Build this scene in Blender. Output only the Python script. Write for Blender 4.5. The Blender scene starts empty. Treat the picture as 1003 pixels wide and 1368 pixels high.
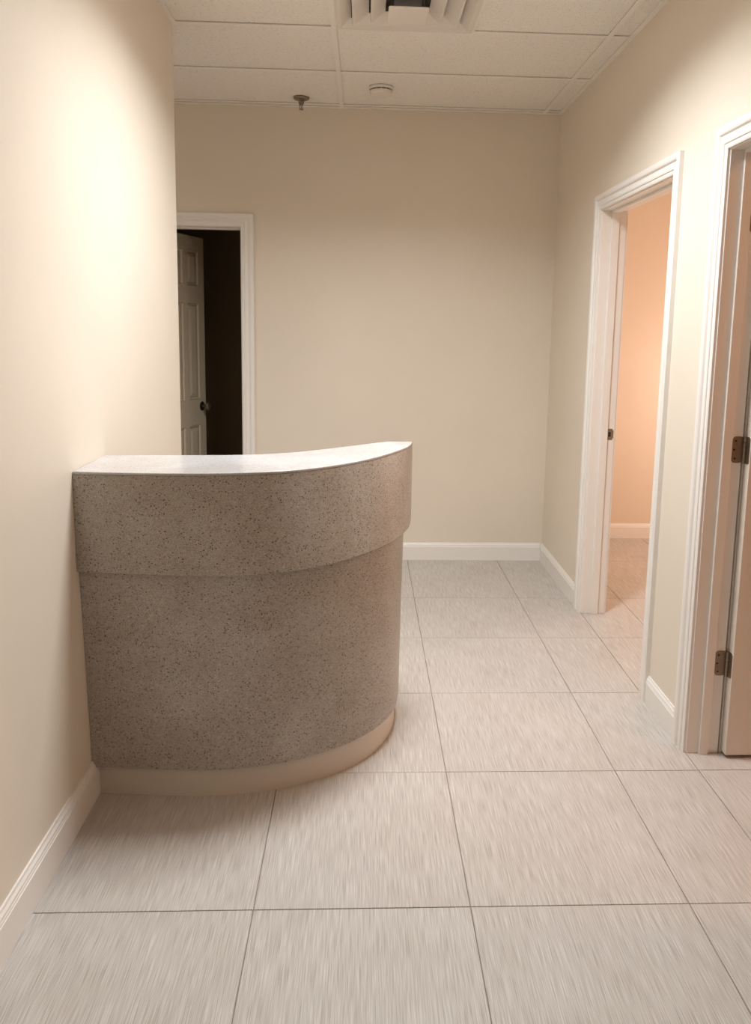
import bpy, bmesh, math, random
from mathutils import Vector, Matrix
random.seed(7)
sc = bpy.context.scene
C = sc.collection

# ------------------------------------------------------------------ camera
CAM_H, F_PX, CX, CY = 1.5156, 1010.72, 526.92, 573.35
PITCH, YAW, ROLL = 0.1377, 0.0422, 0.0177
cam = bpy.data.cameras.new('camera'); camo = bpy.data.objects.new('camera', cam); C.objects.link(camo)
Fv = Vector((math.sin(YAW)*math.cos(PITCH), math.cos(YAW)*math.cos(PITCH), -math.sin(PITCH)))
Rv = Vector((math.cos(YAW), -math.sin(YAW), 0)); Uv = Rv.cross(Fv)
R2 = Rv*math.cos(ROLL) + Uv*math.sin(ROLL); U2 = -Rv*math.sin(ROLL) + Uv*math.cos(ROLL)
M = Matrix((( R2.x, U2.x, -Fv.x, 0), (R2.y, U2.y, -Fv.y, 0), (R2.z, U2.z, -Fv.z, CAM_H), (0, 0, 0, 1)))
camo.matrix_world = M
cam.sensor_fit = 'AUTO'; cam.sensor_width = 36; cam.lens = F_PX*36/1368
cam.shift_x = -(CX-501.5)/1368; cam.shift_y = (CY-684)/1368
cam.clip_start = 0.02
sc.camera = camo

# ------------------------------------------------------------------ world, exposure, lights
w = bpy.data.worlds.new('world'); sc.world = w; w.use_nodes = True
w.node_tree.nodes['Background'].inputs[0].default_value = (0.0, 0.0, 0.0, 1)
w.node_tree.nodes['Background'].inputs[1].default_value = 0.0
vs = sc.view_settings
vs.view_transform = 'Standard'; vs.look = 'None'; vs.gamma = 1; vs.use_curve_mapping = False
vs.exposure = 0.16
sc.cycles.max_bounces = 12; sc.cycles.diffuse_bounces = 8

def area(name, loc, sx, sy, power, color, spread=180, rot=(0, 0, 0)):
    l = bpy.data.lights.new(name, 'AREA'); l.shape = 'RECTANGLE'; l.size = sx; l.size_y = sy
    l.energy = power; l.color = color; l.spread = math.radians(spread)
    o = bpy.data.objects.new(name, l); o.location = loc; o.rotation_euler = rot; C.objects.link(o)
    return o
WARMW = (0.945, 0.97, 1.0)
area('troffer_lamp', (0.155, 2.635, 2.83), 0.50, 0.50, 42, WARMW, 146)
area('hall_fill_lamp', (0.155, -0.32, 2.83), 0.50, 0.50, 0.9, WARMW, 150)  # weak unseen lamp added behind the camera as fill
CX1 = -.148-2*1.2192
area('reception_fill_lamp', (CX1+.305, 2.635, 2.83), 0.50, 0.50, 22, WARMW, 158)  # unseen lamp added to brighten the back wall and ceiling
def point(name, loc, radius, power, color):
    l = bpy.data.lights.new(name, 'POINT'); l.shadow_soft_size = radius; l.energy = power; l.color = color
    o = bpy.data.objects.new(name, l); o.location = loc; C.objects.link(o)
point('office_lamp', (2.70, 4.50, 1.15), 0.12, 29, (1.0, 0.76, 0.66))
area('office_fill_lamp', (2.45, 3.9, 2.55), 0.5, 0.5, 2, (1.0, 0.70, 0.46), 180)  # dim general fill added to the side room, no fixture
area('exam_lamp', (2.30, 1.50, 2.60), 0.5, 0.5, 13, (1.0, 0.42, 0.15), 180)

# ------------------------------------------------------------------ dimensions (metres)
HC = 2.793
XL, XR, YB, YF = -0.848, 1.179, 4.762, -2.6
XJ = 1.302            # room side of the right wall
XFL, XFR = -3.2, 3.4  # outer limits left and right
YLE = 3.537           # far end of the left wall
YO = 5.295            # far wall of the side room

# ------------------------------------------------------------------ materials
def s2l(c):
    return tuple(((v/255)/12.92 if v/255 <= .04045 else (((v/255)+.055)/1.055)**2.4) for v in c) + (1,)
def mat(name, rgb, rough=.5, spec=.5, metal=0.0):
    m = bpy.data.materials.new(name); m.use_nodes = True
    b = m.node_tree.nodes['Principled BSDF']
    b.inputs['Base Color'].default_value = s2l(rgb); b.inputs['Roughness'].default_value = rough
    b.inputs['Specular IOR Level'].default_value = spec; b.inputs['Metallic'].default_value = metal
    return m
class NT:
    def __init__(s, m): s.t = m.node_tree; s.b = s.t.nodes['Principled BSDF']
    def n(s, kind, **kw):
        o = s.t.nodes.new(kind)
        for k, v in kw.items():
            if hasattr(o, k): setattr(o, k, v)
        return o
    def l(s, a, b): s.t.links.new(a, b)
    def pos(s, scale=(1, 1, 1)):
        g = s.n('ShaderNodeNewGeometry'); mp = s.n('ShaderNodeMapping'); mp.inputs['Scale'].default_value = scale
        s.l(g.outputs['Position'], mp.inputs['Vector']); return mp.outputs['Vector']
    def noise(s, vec, scale, detail=3, rough=.5, dist=0):
        o = s.n('ShaderNodeTexNoise'); o.inputs['Scale'].default_value = scale; o.inputs['Detail'].default_value = detail
        o.inputs['Roughness'].default_value = rough; o.inputs['Distortion'].default_value = dist
        s.l(vec, o.inputs['Vector']); return o.outputs['Fac']
    def ramp(s, fac, stops, interp='LINEAR'):
        o = s.n('ShaderNodeValToRGB'); o.color_ramp.interpolation = interp
        e = o.color_ramp.elements
        while len(e) < len(stops): e.new(.5)
        for el, (p, c) in zip(e, stops): el.position = p; el.color = c if len(c) == 4 else s2l(c)
        s.l(fac, o.inputs['Fac']); return o.outputs['Color']
    def mix(s, a, b, fac, mode='MIX'):
        o = s.n('ShaderNodeMix'); o.data_type = 'RGBA'; o.blend_type = mode
        if isinstance(fac, float): o.inputs[0].default_value = fac
        else: s.l(fac, o.inputs[0])
        for sock, v in ((o.inputs[6], a), (o.inputs[7], b)):
            if isinstance(v, tuple): sock.default_value = v
            else: s.l(v, sock)
        return o.outputs[2]
    def bump(s, h, strength=.2, dist=.001):
        o = s.n('ShaderNodeBump'); o.inputs['Strength'].default_value = strength; o.inputs['Distance'].default_value = dist
        s.l(h, o.inputs['Height']); s.l(o.outputs['Normal'], s.b.inputs['Normal'])

def wall_mat(name, rgb):
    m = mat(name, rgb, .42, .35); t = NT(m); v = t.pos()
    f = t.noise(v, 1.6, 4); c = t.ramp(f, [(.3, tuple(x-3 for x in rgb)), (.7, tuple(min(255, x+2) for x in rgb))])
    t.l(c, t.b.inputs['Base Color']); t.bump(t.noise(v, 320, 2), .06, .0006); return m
M_WALL = wall_mat('cream_wall_paint', (226, 215.5, 200))
M_OFFICE = wall_mat('office_wall_paint', (226, 212, 194))
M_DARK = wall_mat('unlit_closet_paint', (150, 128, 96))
M_TRIM = mat('white_trim_paint', (233, 229, 223), .32, .45)
M_TRIM2 = mat('white_door_paint', (224, 218, 208), .38, .45)

M_CLOSET_DOOR = mat('shaded_door_paint', (212, 198, 176), .38, .45)  # white door paint toned beige to carry the closet's shade

def tile_mat():
    m = mat('linen_tile', (200, 190, 178), .42, .4); t = NT(m)
    g = t.n('ShaderNodeNewGeometry'); oi = t.n('ShaderNodeObjectInfo')
    add = t.n('ShaderNodeVectorMath', operation='MULTIPLY_ADD')
    cmb = t.n('ShaderNodeCombineXYZ'); t.l(oi.outputs['Random'], cmb.inputs[0]); t.l(oi.outputs['Random'], cmb.inputs[1])
    t.l(cmb.outputs[0], add.inputs[0]); add.inputs[1].default_value = (9, 23, 0); t.l(g.outputs['Position'], add.inputs[2])
    def mp(sx, sy):
        o = t.n('ShaderNodeMapping'); o.inputs['Scale'].default_value = (sx, sy, 1); t.l(add.outputs[0], o.inputs['Vector']); return o.outputs['Vector']
    fine = t.noise(mp(560, 10), 1.0, 1, .5, .35)
    broad = t.noise(mp(130, 9), 1.0, 2, .5)
    cloud = t.noise(mp(5, 4), 1.0, 3, .5)
    c = t.ramp(fine, [(.32, (174, 168, 162)), (.5, (194, 189, 183)), (.68, (208, 204, 199))])
    c = t.mix(c, t.ramp(broad, [(.3, (246, 245, 243)), (.7, (255, 255, 255))]), .8, 'MULTIPLY')
    c = t.mix(c, t.ramp(cloud, [(.3, (247, 245, 243)), (.7, (255, 255, 255))]), 1.0, 'MULTIPLY')
    t.l(c, t.b.inputs['Base Color']); t.bump(fine, .20, .0008); return m
M_TILE = tile_mat()
M_GROUT = mat('grout', (140, 129, 118), .8)

def speckle_mat(name, k, rough, spec):
    """k maps the brown-grey tones of the front to another tone"""
    m = mat(name, (150, 138, 124), rough, spec); t = NT(m); v = t.pos()
    worm = t.noise(v, 165, 1, .5, 2.6)
    c = t.ramp(worm, [(.36, k(132, 123, 113)), (.45, k(176, 168, 158)), (.50, k(156, 148, 138)), (.56, k(216, 209, 199)), (.62, k(164, 156, 146))])
    vo = t.n('ShaderNodeTexVoronoi'); vo.inputs['Scale'].default_value = 95; t.l(v, vo.inputs['Vector'])
    dots = t.ramp(vo.outputs['Distance'], [(.15, (0, 0, 0, 1)), (.24, (1, 1, 1, 1))])
    sel = t.ramp(vo.outputs['Color'], [(.30, (1, 1, 1, 1)), (.32, (0, 0, 0, 1))])
    inv = t.mix(dots, (1, 1, 1, 1), sel)
    c = t.mix(s2l(k(84, 75, 66)), c, inv)
    big = t.noise(v, 6, 3); c = t.mix(c, t.ramp(big, [(.35, (240, 236, 232)), (.65, (255, 255, 255))]), 1.0, 'MULTIPLY')
    t.l(c, t.b.inputs['Base Color']); return m
M_LAM = speckle_mat('speckled_laminate', lambda *c: c, .34, .45)
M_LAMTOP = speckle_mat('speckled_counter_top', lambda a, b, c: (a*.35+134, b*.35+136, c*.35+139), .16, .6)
M_TOE = mat('beige_vinyl_base', (208, 197, 184), .45, .4)

def panel_mat():
    m = mat('mineral_ceiling_panel', (226, 218, 208), .9, .2); t = NT(m); v = t.pos((1, 1, .2))
    f = t.noise(v, 230, 2, .6); c = t.ramp(f, [(.24, (182, 172, 160)), (.36, (234, 228, 219)), (.7, (240, 235, 228))])
    vo = t.n('ShaderNodeTexVoronoi'); vo.inputs['Scale'].default_value = 70; t.l(v, vo.inputs['Vector'])
    c = t.mix(s2l((180, 166, 152)), c, t.ramp(vo.outputs['Distance'], [(.10, (0, 0, 0, 1)), (.18, (1, 1, 1, 1))]))
    t.l(c, t.b.inputs['Base Color']); t.bump(f, .25, .001); return m
M_PANEL = panel_mat()
M_TEE = mat('white_grid_metal', (238, 232, 224), .5, .4)
M_VENT = mat('white_vent_enamel', (224, 216, 206), .4, .45)
M_PLASTIC = mat('white_detector_plastic', (228, 220, 210), .45, .45)
M_BLACK = mat('dark_void', (38, 36, 34), .8)
M_THROAT = mat('grey_duct_liner', (150, 143, 135), .8)
M_DUCT = mat('galvanised_duct', (120, 122, 126), .5, .5, .6)
def metal_mat(name, rgb, rough):
    m = mat(name, rgb, rough, .5, .9); t = NT(m); t.bump(t.noise(t.pos(), 400, 2), .05, .0003); return m
M_NICKEL = metal_mat('satin_nickel', (150, 138, 122), .42)
M_BRONZE = metal_mat('dark_bronze', (92, 80, 68), .30)
M_SCREW = metal_mat('screw_head', (70, 60, 50), .5)
M_LENS = mat('light_lens', (240, 238, 232), .5)
M_LENS.node_tree.nodes['Principled BSDF'].inputs['Emission Color'].default_value = (1, .95, .88, 1)
M_LENS.node_tree.nodes['Principled BSDF'].inputs['Emission Strength'].default_value = 2.0

# ------------------------------------------------------------------ helpers
def link(name, bm, m, parent=None, smooth=False, bevel=0, kind=None):
    me = bpy.data.meshes.new(name)
    bmesh.ops.recalc_face_normals(bm, faces=bm.faces[:])
    bm.to_mesh(me); bm.free()
    if isinstance(m, (list, tuple)):
        for k in m: me.materials.append(k)
    else: me.materials.append(m)
    o = bpy.data.objects.new(name, me); C.objects.link(o)
    if smooth:
        for p in me.polygons: p.use_smooth = True
        me.set_sharp_from_angle(angle=math.radians(35))
    if parent: o.parent = parent
    if kind: o['kind'] = kind
    if bevel:
        b = o.modifiers.new('bevel', 'BEVEL'); b.width = bevel; b.segments = 2; b.limit_method = 'ANGLE'; b.angle_limit = math.radians(40)
    return o
def add_box(bm, x0, x1, y0, y1, z0, z1):
    vs_ = [bm.verts.new((x, y, z)) for z in (z0, z1) for y in (y0, y1) for x in (x0, x1)]
    for f in ((0, 1, 3, 2), (4, 5, 7, 6), (0, 1, 5, 4), (2, 3, 7, 6), (0, 2, 6, 4), (1, 3, 7, 5)):
        bm.faces.new([vs_[i] for i in f])
def box(*a):
    bm = bmesh.new(); add_box(bm, *a); return bm
def loft(rings, closed=True, caps=True):
    bm = bmesh.new(); R = [[bm.verts.new(p) for p in r] for r in rings]
    n = len(rings[0])
    for a, b in zip(R, R[1:]):
        for i in range(n if closed else n-1):
            j = (i+1) % n; bm.faces.new((a[i], a[j], b[j], b[i]))
    if caps: bm.faces.new(R[0]); bm.faces.new(R[-1][::-1])
    return bm
def lathe(prof, seg=32, M4=None):
    """prof: (radius, z) from one end to the other; r 0 closes"""
    bm = bmesh.new(); rings = []
    for r, z in prof:
        if r < 1e-6: rings.append([bm.verts.new((0, 0, z))])
        else: rings.append([bm.verts.new((r*math.cos(2*math.pi*i/seg), r*math.sin(2*math.pi*i/seg), z)) for i in range(seg)])
    for a, b in zip(rings, rings[1:]):
        for i in range(seg):
            j = (i+1) % seg
            q = [a[i % len(a)], a[j % len(a)], b[j % len(b)], b[i % len(b)]]
            u = []
            for v in q:
                if v not in u: u.append(v)
            if len(u) > 2: bm.faces.new(u)
    if M4: bmesh.ops.transform(bm, matrix=M4, verts=bm.verts[:])
    return bm
def empty(name, loc=(0, 0, 0), rz=0, kind=None, parent=None, label=None, cat=None, group=None):
    o = bpy.data.objects.new(name, None); C.objects.link(o); o.location = loc; o.rotation_euler = (0, 0, rz)
    o.empty_display_size = .1
    if parent: o.parent = parent
    if kind: o['kind'] = kind
    if label: o['label'] = label
    if cat: o['category'] = cat
    if group: o['group'] = group
    return o
def spline(pts, n=8):
    P = [Vector(p) for p in pts]; P = [P[0]*2-P[1]] + P + [P[-1]*2-P[-2]]; out = []
    for i in range(1, len(P)-2):
        a, b, c, d = P[i-1:i+3]
        for k in range(n):
            t = k/n
            out.append(.5*((2*b)+(c-a)*t+(2*a-5*b+4*c-d)*t*t+(3*b-a-3*c+d)*t**3))
    out.append(P[-2]); return out
def resample(P, n):
    L = [0]
    for a, b in zip(P, P[1:]): L.append(L[-1]+(b-a).length)
    out = []; k = 0
    for i in range(n):
        s = L[-1]*i/(n-1)
        while k < len(L)-2 and L[k+1] < s: k += 1
        t = 0 if L[k+1] == L[k] else (s-L[k])/(L[k+1]-L[k]); out.append(P[k].lerp(P[k+1], min(1, t)))
    return out

# ------------------------------------------------------------------ large structure
# door openings (inner faces of the jambs)
D1 = (2.950, 3.836)      # side room doorway in the right wall (y range)
D2 = (1.690, 2.502)      # nearer doorway in the right wall
D3 = (-1.262, -0.757)    # doorway in the back wall (x range)
HD = 2.095
JT = 0.018               # jamb thickness

def wall_y(name, x0, x1, ya, yb, openings, m, top=HC):
    bm = bmesh.new(); y = ya
    for a, b in sorted(openings):
        add_box(bm, x0, x1, y, a-JT, 0, top); add_box(bm, x0, x1, a-JT, b+JT, HD+JT, top); y = b+JT
    add_box(bm, x0, x1, y, yb, 0, top)
    return link(name, bm, m, kind='structure')
def wall_x(name, y0, y1, xa, xb, openings, m, top=HC):
    bm = bmesh.new(); x = xa
    for a, b in sorted(openings):
        add_box(bm, x, a-JT, y0, y1, 0, top); add_box(bm, a-JT, b+JT, y0, y1, HD+JT, top); x = b+JT
    add_box(bm, x, xb, y0, y1, 0, top)
    return link(name, bm, m, kind='structure')
wl = link('wall_left', box(XL-.12, XL, YF, YLE, 0, HC), M_WALL, kind='structure', bevel=.003)
wall_y('wall_right', XR, XJ-.002, YF, YB+.12, [D1, D2], M_WALL)
wall_x('wall_back', YB, YB+.12, XFL, XR, [D3], M_WALL)
wall_x('wall_front', YF-.12, YF, XL-.12, XJ-.002, [], M_WALL)
wall_y('wall_reception_left', XFL-.12, XFL, 0.9, YB+.12, [], M_WALL)
wall_x('wall_reception_front', 0.9, 1.0, XFL, XL-.12, [], M_WALL)
# side rooms seen through the right-hand doorways
wall_x('wall_office_back', YO, YO+.1, XJ-.002, XFR, [], M_OFFICE, 2.62)
wall_y('wall_office_right', XFR, XFR+.1, -.3, YO+.1, [], M_OFFICE, 2.62)
wall_x('wall_office_divider', 2.67, 2.75, XJ-.002, XFR, [], M_OFFICE, 2.62)
wall_x('wall_office_front', -.4, -.3, XJ-.002, XFR+.1, [], M_OFFICE, 2.62)
link('wall_office_left', box(XJ-.002, XJ, YB+.12, YO, 0, 2.62), M_OFFICE, kind='structure')
link('ceiling_office', box(XJ-.002, XFR+.1, -.4, YO+.1, 2.62, 2.66), M_PANEL, kind='structure')
# unlit closet behind the back doorway
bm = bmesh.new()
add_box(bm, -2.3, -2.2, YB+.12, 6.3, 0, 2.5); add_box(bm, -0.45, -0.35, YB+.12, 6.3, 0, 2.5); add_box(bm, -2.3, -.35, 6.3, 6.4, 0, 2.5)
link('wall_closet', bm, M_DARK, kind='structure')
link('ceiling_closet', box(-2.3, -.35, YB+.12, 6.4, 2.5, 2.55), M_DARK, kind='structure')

# ---- floor: slab plus individual tiles
floor = link('floor', box(XFL-.12, XFR+.1, YF-.12, 6.4, -.08, -.0035), M_GROUT, kind='structure')
ROWS = [1.791-.576*k for k in range(8, 0, -1)] + [1.791, 2.397, 2.956, 3.517, 4.064, 4.740]
COLS = [-.270-.576*k for k in range(5, 0, -1)] + [-.270, .298, .884, 1.461, 2.037, 2.613, 3.189]
J = .0013
def tiles(xs, ys):
    for xa, xb in zip(xs, xs[1:]):
        for ya, yb in zip(ys, ys[1:]):
            bm = bmesh.new()
            z = -.0004*random.random()
            b = .0012
            lo = [(xa+J, ya+J), (xb-J, ya+J), (xb-J, yb-J), (xa+J, yb-J)]
            hi = [(xa+J+b, ya+J+b), (xb-J-b, ya+J+b), (xb-J-b, yb-J-b), (xa+J+b, yb-J-b)]
            A = [bm.verts.new((x, y, -.0034)) for x, y in lo]; B = [bm.verts.new((x, y, z-b*.6)) for x, y in lo]; D = [bm.verts.new((x, y, z)) for x, y in hi]
            for U, V in ((A, B), (B, D)):
                for i in range(4): bm.faces.new((U[i], U[(i+1) % 4], V[(i+1) % 4], V[i]))
            bm.faces.new(D)
            link('floor_tile', bm, M_TILE, floor)
def clip(vals, a, b): return [a] + [v for v in vals if a+.03 < v < b-.03] + [b]
tiles(clip(COLS, XL, XR), [r for r in clip(ROWS, YF, YB)])
tiles(clip(COLS, XR, XFR), clip(ROWS, .6, YO))
tiles(clip(COLS, XFL, XL), clip(ROWS, 1.0, YB))

# ---- ceiling: deck above, individual lay-in panels, T grid
ceiling = link('ceiling', box(XFL-.12, XJ, YF-.12, YB+.12, 2.93, 2.98), M_TEE, kind='structure')
CX_ = [-.148+1.2192*k for k in range(-3, 2)]
CY_ = [3.520+.5900*k for k in range(-10, 3)]
TW = .012
VENT = (-.148, .4616, CY_[9], CY_[10])
LIGHTS = [(VENT[0], VENT[1], CY_[8], CY_[9]), (CX_[1], CX_[1]+.6096, CY_[8], CY_[9]), (VENT[0], VENT[1], CY_[3], CY_[4])]
def panel(xa, xb, ya, yb):
    bm = box(xa+.004, xb-.004, ya+.004, yb-.004, HC+.005, HC+.018)
    link('ceiling_panel', bm, M_PANEL, ceiling)
xs = [XFL] + [v for v in CX_ if XFL < v < XR] + [XR]; ys = [YF] + [v for v in CY_ if YF+.03 < v < YB-.03] + [YB]
for xa, xb in zip(xs, xs[1:]):
    for ya, yb in zip(ys, ys[1:]):
        hole = [l for l in LIGHTS+[VENT] if abs(xa-l[0]) < .01 and abs(ya-l[2]) < .01]
        if hole:
            panel(hole[0][1], xb, ya, yb); continue
        panel(xa, xb, ya, yb)
def tee(x0, x1, y0, y1, z=HC):
    link('grid_tee', box(x0, x1, y0, y1, z-.001, z+.0025), M_TEE, ceiling)
for x in CX_:
    if XFL < x < XR: tee(x-TW, x+TW, YF, YB, HC-.0006)
for y in CY_:
    if YF < y < YB:
        for xa, xb in zip(xs, xs[1:]): tee(xa+TW, xb-TW, y-TW, y+TW)
for l in LIGHTS+[VENT]: tee(l[1]-.008, l[1]+.008, l[2]+TW, l[3]-TW)
# wall angles
for a in ((XL, XL+.02, YF, YLE), (XR-.022, XR, YF, YB), (XFL, XR-.022, YB-.022, YB)):
    link('wall_angle', box(*a, HC-.002, HC+.003), M_TEE, ceiling)

# ------------------------------------------------------------------ baseboards
BP = [(0, 0), (.0145, 0), (.0145, .088), (.0125, .0895), (.0125, .093), (.0105, .097), (.0105, .102), (.006, .108), (.0045, .1145), (0, .1145)]
def baseboard(name, a, b, n, prof=BP, m=None):
    """straight run from a to b (xy), projecting along n"""
    a = Vector(a); b = Vector(b); n = Vector(n)
    rings = [[(p.x+n.x*d, p.y+n.y*d, z) for d, z in prof] for p in (a, b)]
    return link(name, loft(rings), m or M_TRIM, kind='structure')
CW = .078
baseboard('baseboard_left', (XL, YF), (XL, 2.300), (1, 0), [(d*1.1, z*1.09) for d, z in BP])
baseboard('baseboard_left_reception', (XL, 2.53), (XL, YLE), (1, 0))
baseboard('baseboard_right_far', (XR, D1[1]+CW), (XR, YB), (-1, 0))
baseboard('baseboard_right_middle', (XR, D2[1]+CW-.02), (XR, D1[0]-CW+.02), (-1, 0))
baseboard('baseboard_right_near', (XR, YF), (XR, D2[0]-CW), (-1, 0))
baseboard('baseboard_back', (D3[1]+CW, YB), (XR-.0145, YB), (0, -1))
baseboard('baseboard_back_left', (XFL, YB), (D3[0]-CW, YB), (0, -1))
baseboard('baseboard_office', (XJ, YO), (XFR, YO), (0, -1), [(d, z*.95) for d, z in BP])

# ------------------------------------------------------------------ door frames
# casing profile: (distance out from the opening, projection from wall)
CP = [(.004, 0), (.004, .009), (.010, .0115), (.019, .0115), (.021, .0150), (.028, .0165), (.041, .0120), (.048, .0125), (.053, .0190), (.059, .0215), (.073, .0215), (.078, .0180), (.078, 0)]
def casing(parent, to3, a, b, h):
    """to3(u, d, z): u along the wall, d out of the wall, z up"""
    bm = loft([[to3(a-w, d, 0) for w, d in CP], [to3(a-w, d, h+w) for w, d in CP]]); link('casing', bm, M_TRIM, parent, smooth=False)
    bm = loft([[to3(b+w, d, 0) for w, d in CP], [to3(b+w, d, h+w) for w, d in CP]]); link('casing', bm, M_TRIM, parent)
    bm = loft([[to3(a-w, d, h+w) for w, d in CP], [to3(b+w, d, h+w) for w, d in CP]]); link('casing', bm, M_TRIM, parent)
def frame(parent, to3, a, b, h, depth, stop):
    def bx(name, u0, u1, d0, d1, z0, z1):
        bm = bmesh.new(); P = [to3(u, d, z) for z in (z0, z1) for d in (d0, d1) for u in (u0, u1)]
        V = [bm.verts.new(p) for p in P]
        for f in ((0, 1, 3, 2), (4, 5, 7, 6), (0, 1, 5, 4), (2, 3, 7, 6), (0, 2, 6, 4), (1, 3, 7, 5)): bm.faces.new([V[i] for i in f])
        return link(name, bm, M_TRIM, parent, bevel=.0012)
    bx('jamb', a-JT, a, 0, -depth, 0, h+JT); bx('jamb', b, b+JT, 0, -depth, 0, h+JT); bx('jamb', a, b, 0, -depth, h, h+JT)
    s0, s1 = stop; st = .011
    bx('door_stop', a, a+st, -s0, -s1, 0, h); bx('door_stop', b-st, b, -s0, -s1, 0, h); bx('door_stop', a+st, b-st, -s0, -s1, h-st, h)
toR = lambda u, d, z: (XR-d, u, z)
toR2 = lambda u, d, z: (XJ+d, u, z)
toB = lambda u, d, z: (u, YB-d, z)

def leaf(parent, W, H, T, loc, rz, rows, stile, cstile, m):
    """six panel door; hinge edge at local x 0, body y 0..T; free edge at x W; both faces have raised panels"""
    bm = bmesh.new(); xs_ = [0, stile, W/2-cstile/2, W/2+cstile/2, W-stile, W]
    rec = .007
    zs = [0] + [v for r in rows for v in r] + [H]
    # core, thinner where the panels sit
    add_box(bm, 0, W, rec, T-rec, 0, H)
    for y0, y1 in ((0, rec), (T-rec, T)):
        for x0, x1 in ((0, xs_[1]), (xs_[2], xs_[3]), (xs_[4], W)): add_box(bm, x0, x1, y0, y1, 0, H)
        for i in range(0, len(zs), 2):
            add_box(bm, xs_[1], xs_[2], y0, y1, zs[i], zs[i+1]); add_box(bm, xs_[3], xs_[4], y0, y1, zs[i], zs[i+1])
    lf = link('leaf', bm, m, parent); lf.location = loc; lf.rotation_euler = (0, 0, rz)
    for z0, z1 in rows:
        for x0, x1 in ((xs_[1], xs_[2]), (xs_[3], xs_[4])):
            bm = bmesh.new()
            for s in (0, 1):
                yb, yt = (rec, .0012) if s == 0 else (T-rec, T-.0012)
                ym = rec-.0028 if s == 0 else T-rec+.0028
                rr = []
                for ins, y in ((.0, ym+(.003 if s == 0 else -.003)), (.003, ym-(.0035 if s == 0 else -.0035)), (.013, yb), (.019, yb), (.042, yt)):
                    rr.append([bm.verts.new((x, y, z)) for x, z in ((x0+ins, z0+ins), (x1-ins, z0+ins), (x1-ins, z1-ins), (x0+ins, z1-ins))])
                for a, b in zip(rr, rr[1:]):
                    for i in range(4): bm.faces.new((a[i], a[(i+1) % 4], b[(i+1) % 4], b[i]))
                bm.faces.new(rr[-1])
            link('panel', bm, m, lf)
    return lf

def hinge(parent, z, x_pin, y_pin, edge_x, jamb_y, h=.092):
    """butt hinge of a door standing open: leaf on the jamb face, leaf on the door's edge, knuckle between"""
    e = bmesh.new()
    # jamb plate with rounded corners (x-z plane, facing -y)
    def plate(u0, u1, z0, z1, r, f, round_lo):
        pts = []
        for cx, cz, a0 in ((u1-r, z1-r, 0), (u0+r, z1-r, 90), (u0+r, z0+r, 180), (u1-r, z0+r, 270)):
            for k in range(5):
                a = math.radians(a0+22.5*k); rr = r
                pts.append((cx+rr*math.cos(a), cz+rr*math.sin(a)))
        return [[f(u, v, 0) for u, v in pts], [f(u, v, .0022) for u, v in pts]]
    bm = loft(plate(x_pin-.041, x_pin-.002, z-h/2, z+h/2, .012, lambda u, v, t: (u, jamb_y-t, v), True))
    hp = link('hinge', bm, M_NICKEL, parent, bevel=.0005)
    bm = loft(plate(y_pin-.030, y_pin-.002, z-h/2, z+h/2, .010, lambda u, v, t: (edge_x-t, u, v), True)); link('hinge_leaf', bm, M_NICKEL, hp)
    bm = bmesh.new()
    for k in range(5):
        b2 = lathe([(0, 0), (.0062, 0), (.0062, h/5-.0012), (0, h/5-.0012)], 16, Matrix.Translation((x_pin, y_pin-.004, z-h/2+k*h/5)))
        me = bpy.data.meshes.new('t'); b2.to_mesh(me); b2.free(); bm.from_mesh(me); bpy.data.meshes.remove(me)
    link('knuckle', bm, M_NICKEL, hp, smooth=True)
    for dx, dz in ((-.030, h*.33), (-.034, 0), (-.030, -h*.33)):
        link('screw', lathe([(.0034, 0), (.0034, .0006), (0, .0002)], 12, Matrix.Translation((x_pin+dx, jamb_y-.0022, z+dz)) @ Matrix.Rotation(math.pi/2, 4, 'X')), M_SCREW, hp)
    return hp

# door 1: doorway to the lit side room
d1 = empty('door_1', (0, 0, 0), kind='structure')
casing(d1, toR, D1[0], D1[1], HD); casing(d1, toR2, D1[0], D1[1], HD); frame(d1, toR, D1[0], D1[1], HD, .125, (.048, .086))
# strike plate on the far jamb, room side of the stop
def strike_plate(parent, y, x0, x1, z):
    bm = bmesh.new(); t = .0016; h = .029
    add_box(bm, x0, x0+.006, y-t, y, z-h, z+h); add_box(bm, x0+.018, x1, y-t, y, z-h, z+h)
    add_box(bm, x0+.006, x0+.018, y-t, y, z-h, z-h*.42); add_box(bm, x0+.006, x0+.018, y-t, y, z+h*.42, z+h)
    add_box(bm, x1, x1+.005, y-t, y+.004, z-h*.7, z+h*.7)
    s = link('strike_plate', bm, M_NICKEL, parent, bevel=.0006)
    link('latch_hole', box(x0+.006, x0+.018, y-.0006, y, z-h*.42, z+h*.42), M_BLACK, s)
    for dz in (-.020, .020):
        link('screw', lathe([(.0036, 0), (.0036, .0008), (0, .0012)], 12, Matrix.Translation((x0+.012, y-t, z+dz)) @ Matrix.Rotation(math.pi/2, 4, 'X')), M_NICKEL, s)
strike_plate(d1, D1[1], 1.266, 1.293, .970)

# door 2: nearer doorway with its leaf standing open into the room
d2 = empty('door_2', (0, 0, 0), kind='structure')
casing(d2, toR, D2[0], D2[1], HD); casing(d2, toR2, D2[0], D2[1], HD); frame(d2, toR, D2[0], D2[1], HD, .116, (.044, .076))
R6 = [(.20, .79), (.97, 1.62), (1.74, 1.97)]
leaf(d2, .80, 2.072, .035, (1.306, 2.465, .014), 0, R6, .115, .11, M_TRIM2)
for z in (1.112, .343, 1.88): hinge(d2, z, 1.3005, 2.500, 1.306, 2.502)

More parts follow.
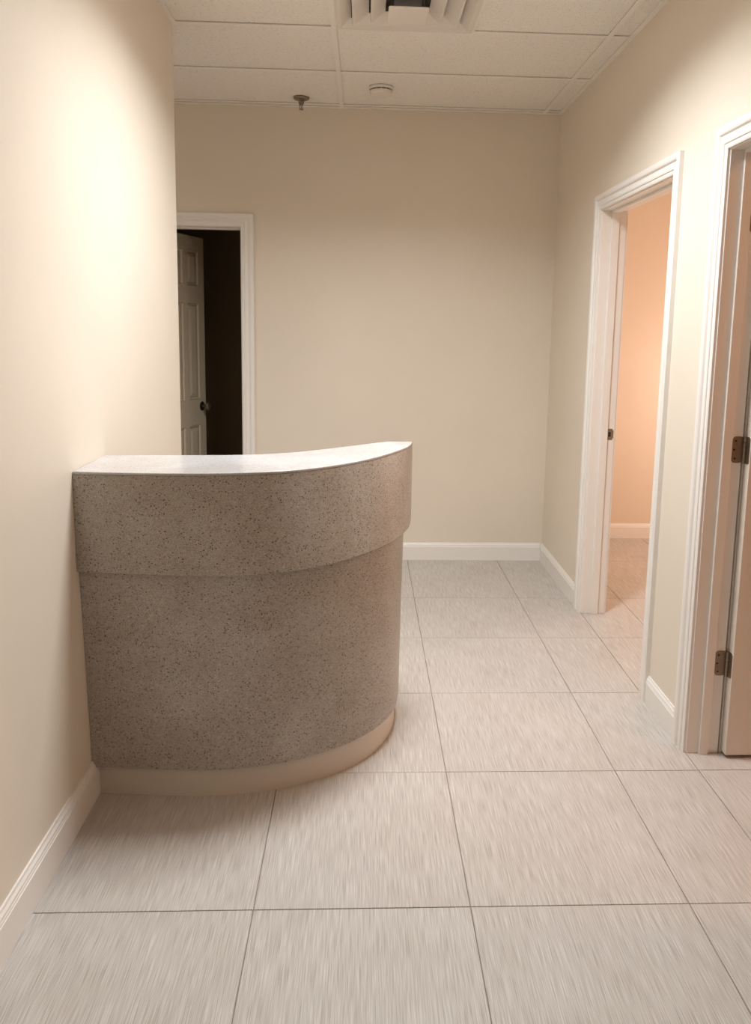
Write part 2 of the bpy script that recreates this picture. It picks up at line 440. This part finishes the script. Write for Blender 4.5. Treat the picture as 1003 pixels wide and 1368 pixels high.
# door 3: back wall doorway, narrow six panel leaf swung into the unlit room
d3 = empty('door_3', (0, 0, 0), kind='structure')
casing(d3, toB, D3[0], D3[1], HD-.010); frame(d3, toB, D3[0], D3[1], HD-.010, .12, (.05, .085))
ang = math.atan2(.9555, .295)
lf = leaf(d3, .500, 2.062, .035, (-1.257, 4.885, .012), ang, R6, .078, .054, M_CLOSET_DOOR)
# knob on the visible face (local -y)
KM = Matrix.Translation((.500-.054, 0, .915)) @ Matrix.Rotation(math.pi/2, 4, 'X')
link('knob_rose', lathe([(0, 0), (.032, 0), (.032, .003), (.026, .008), (.012, .010), (0, .010)], 28, KM), M_BRONZE, lf, smooth=True)
link('knob', lathe([(.0, .008), (.011, .009), (.010, .022), (.014, .030), (.024, .038), (.0275, .048), (.025, .058), (.016, .064), (0, .066)], 28, KM), M_NICKEL, lf, smooth=True)

# ------------------------------------------------------------------ reception counter
rc = empty('reception_counter', (-.40, 2.40, 0), label='curved grey-brown speckled laminate reception counter with overhanging top band against left wall', cat='counter')
def part(name, bm, m, smooth=True, bevel=0, parent=None):
    bmesh.ops.translate(bm, verts=bm.verts[:], vec=(.40, -2.40, 0))
    return link(name, bm, m, parent or rc, smooth=smooth, bevel=bevel)
XW = XL+.001
FT = [(XW, 2.209), (-.620, 2.198), (-.405, 2.210), (-.256, 2.244), (-.148, 2.303), (-.054, 2.384), (.040, 2.499), (.121, 2.641), (.170, 2.752), (.190, 2.850)]
FB = [(XW, 2.212), (-.623, 2.186), (-.460, 2.177), (-.294, 2.192), (-.146, 2.260), (-.012, 2.378), (.092, 2.524), (.150, 2.650), (.178, 2.752), (.190, 2.850)]
RT = [(XW, 2.489), (-.607, 2.503), (-.400, 2.524), (-.242, 2.580), (-.118, 2.670), (-.012, 2.760), (.093, 2.848)]
BT = [(XW, 2.232), (-.623, 2.208), (-.460, 2.200), (-.302, 2.215), (-.160, 2.280), (-.032, 2.394), (.068, 2.535), (.124, 2.656), (.150, 2.752), (.162, 2.835)]
BB = [(XW, 2.272), (-.712, 2.263), (-.543, 2.250), (-.402, 2.256), (-.241, 2.291), (-.099, 2.359), (.003, 2.437), (.075, 2.522), (.126, 2.625), (.148, 2.745), (.151, 2.830)]
TB = [(XW, 2.297), (-.723, 2.286), (-.551, 2.273), (-.409, 2.278), (-.243, 2.313), (-.099, 2.378), (.000, 2.454), (.067, 2.541), (.110, 2.636), (.132, 2.740), (.135, 2.822)]
RB = [(XW, 2.459), (-.603, 2.473), (-.400, 2.492), (-.25, 2.548), (-.130, 2.64), (-.03, 2.730), (.073, 2.830)]
def outline(front, rear, n=40):
    f = resample(spline(front), n); r = resample(spline(rear), n)
    return [tuple(p) for p in f] + [tuple(p) for p in r[::-1]]
ZT, ZS = 1.073, .769
oT, oF, oBt, oBb, oK = outline(FT, RT), outline(FB, RT), outline(BT, RB), outline(BB, RB), outline(TB, RB)
lerp = lambda A, B, t: [(a[0]+(b[0]-a[0])*t, a[1]+(b[1]-a[1])*t) for a, b in zip(A, B)]
z3 = lambda O, z: [(x, y, z) for x, y in O]
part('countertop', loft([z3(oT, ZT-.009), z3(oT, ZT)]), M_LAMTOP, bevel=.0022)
part('upper_band', loft([z3(oF, ZS), z3(lerp(oF, oT, .5), (ZS+ZT)/2), z3(oT, ZT-.0095)]), M_LAM)
part('body', loft([z3(oBb, .104), z3(lerp(oBb, oBt, .5), .43), z3(oBt, ZS-.0005)]), M_LAM)
part('toe_kick', loft([z3(oK, .0), z3(oK, .1035)]), M_TOE)

# ------------------------------------------------------------------ ceiling fittings
# air vent, square four way diffuser
vx, vy = (VENT[0]+VENT[1])/2+.004, (VENT[2]+VENT[3])/2+.002
av = empty('air_vent', (vx, vy, HC), label='white square stepped ceiling air vent with small centre plate', cat='vent')
def sq(r, z): return [(-r, -r, z), (r, -r, z), (r, r, z), (-r, r, z)]
def ringmesh(prof, m, name):
    bm = loft([sq(r, z) for r, z in prof], True, False)
    o = link(name, bm, m, av); s = o.modifiers.new('solid', 'SOLIDIFY'); s.thickness = .0014; s.offset = 0; return o
ringmesh([(.296, .000), (.296, -.004), (.286, -.005), (.274, -.004), (.231, .020)], M_VENT, 'vent_frame')
ringmesh([(.226, -.006), (.222, -.014), (.216, -.014), (.156, .014)], M_VENT, 'vent_cone')
ringmesh([(.149, -.020), (.145, -.028), (.139, -.028), (.089, -.004)], M_VENT, 'vent_cone')
link('vent_plate', loft([sq(.076, -.046), sq(.080, -.052), sq(.078, -.0545)]), M_VENT, av, bevel=.001)
link('vent_neck', loft([sq(.286, .09), sq(.286, .005)], True, False), M_THROAT, av)
link('vent_damper', box(-.055, .055, -.055, .055, .0, .03), M_DUCT, av)
link('vent_throat', box(-.285, .285, -.285, .285, .09, .095), M_THROAT, av)
for sx in (-1, 1): link('vent_bracket', box(sx*.066-.003, sx*.066+.003, -.006, .006, -.052, .09), M_DUCT, av)

# ceiling lights; the reception and hall ones are added fill, out of view
def troffer(l, label):
    t = empty('ceiling_light', ((l[0]+l[1])/2, (l[2]+l[3])/2, HC), label=label, cat='light')
    hx, hy = (l[1]-l[0])/2-.013, (l[3]-l[2])/2-.013
    def rr(x, y, z): return [(-x, -y, z), (x, -y, z), (x, y, z), (-x, y, z)]
    bm = loft([rr(hx, hy, -.001), rr(hx-.02, hy-.02, -.001), rr(hx-.024, hy-.024, .05)], True, False)
    o = link('light_frame', bm, M_VENT, t); s = o.modifiers.new('solid', 'SOLIDIFY'); s.thickness = .001
    link('light_lens', box(-hx+.022, hx-.022, -hy+.022, hy-.022, .046, .05), M_LENS, t)
troffer(LIGHTS[0], 'recessed square ceiling light above the curved counter')
troffer(LIGHTS[1], 'unseen recessed square ceiling light added behind the left wall to brighten the back wall')
troffer(LIGHTS[2], 'unseen recessed square ceiling light added as weak fill at the near end of the hall')

# smoke detector
sd = empty('smoke_detector', (.078, 4.355, HC), label='small round white smoke detector on the ceiling near back wall', cat='smoke detector')
link('base', lathe([(0, .002), (.068, .002), (.068, -.006), (.064, -.010), (.056, -.010), (0, -.010)], 40), M_PLASTIC, sd, smooth=True)
link('cover', lathe([(.050, -.009), (.050, -.014), (.061, -.0165), (.061, -.026), (.056, -.036), (.046, -.041), (.020, -.043), (0, -.043)], 40), M_PLASTIC, sd, smooth=True)
for k in range(12):
    a = 2*math.pi*(k+.5)/12
    bm = box(-.011, .011, -.002, .002, -.0145, -.0098)
    bmesh.ops.transform(bm, matrix=Matrix.Rotation(a, 4, 'Z') @ Matrix.Translation((0, -.0525, 0)), verts=bm.verts[:])
    link('sensing_slot', bm, M_BLACK, sd)

# sprinkler head
sp = empty('fire_sprinkler', (-.376, 4.585, HC), label='small dark metal fire sprinkler head hanging from the ceiling', cat='sprinkler')
link('escutcheon', lathe([(0, .001), (.046, .001), (.046, -.003), (.040, -.008), (.018, -.011), (0, -.011)], 32), M_NICKEL, sp, smooth=True)
link('body', lathe([(.016, -.010), (.016, -.030), (.011, -.032), (.011, -.038), (0, -.038)], 20), M_NICKEL, sp, smooth=True)
bm = bmesh.new()
for s in (-1, 1):
    add_box(bm, s*.009-.002, s*.009+.002, -.003, .003, -.058, -.036)
add_box(bm, -.011, .011, -.003, .003, -.061, -.057)
link('frame_arms', bm, M_NICKEL, sp)
link('deflector', lathe([(0, -.061), (.012, -.061), (.0135, -.0625), (.012, -.064), (0, -.064)], 20), M_NICKEL, sp)
link('glass_bulb', lathe([(0, -.038), (.0025, -.040), (.003, -.048), (.002, -.057), (0, -.058)], 10), M_NICKEL, sp, smooth=True)
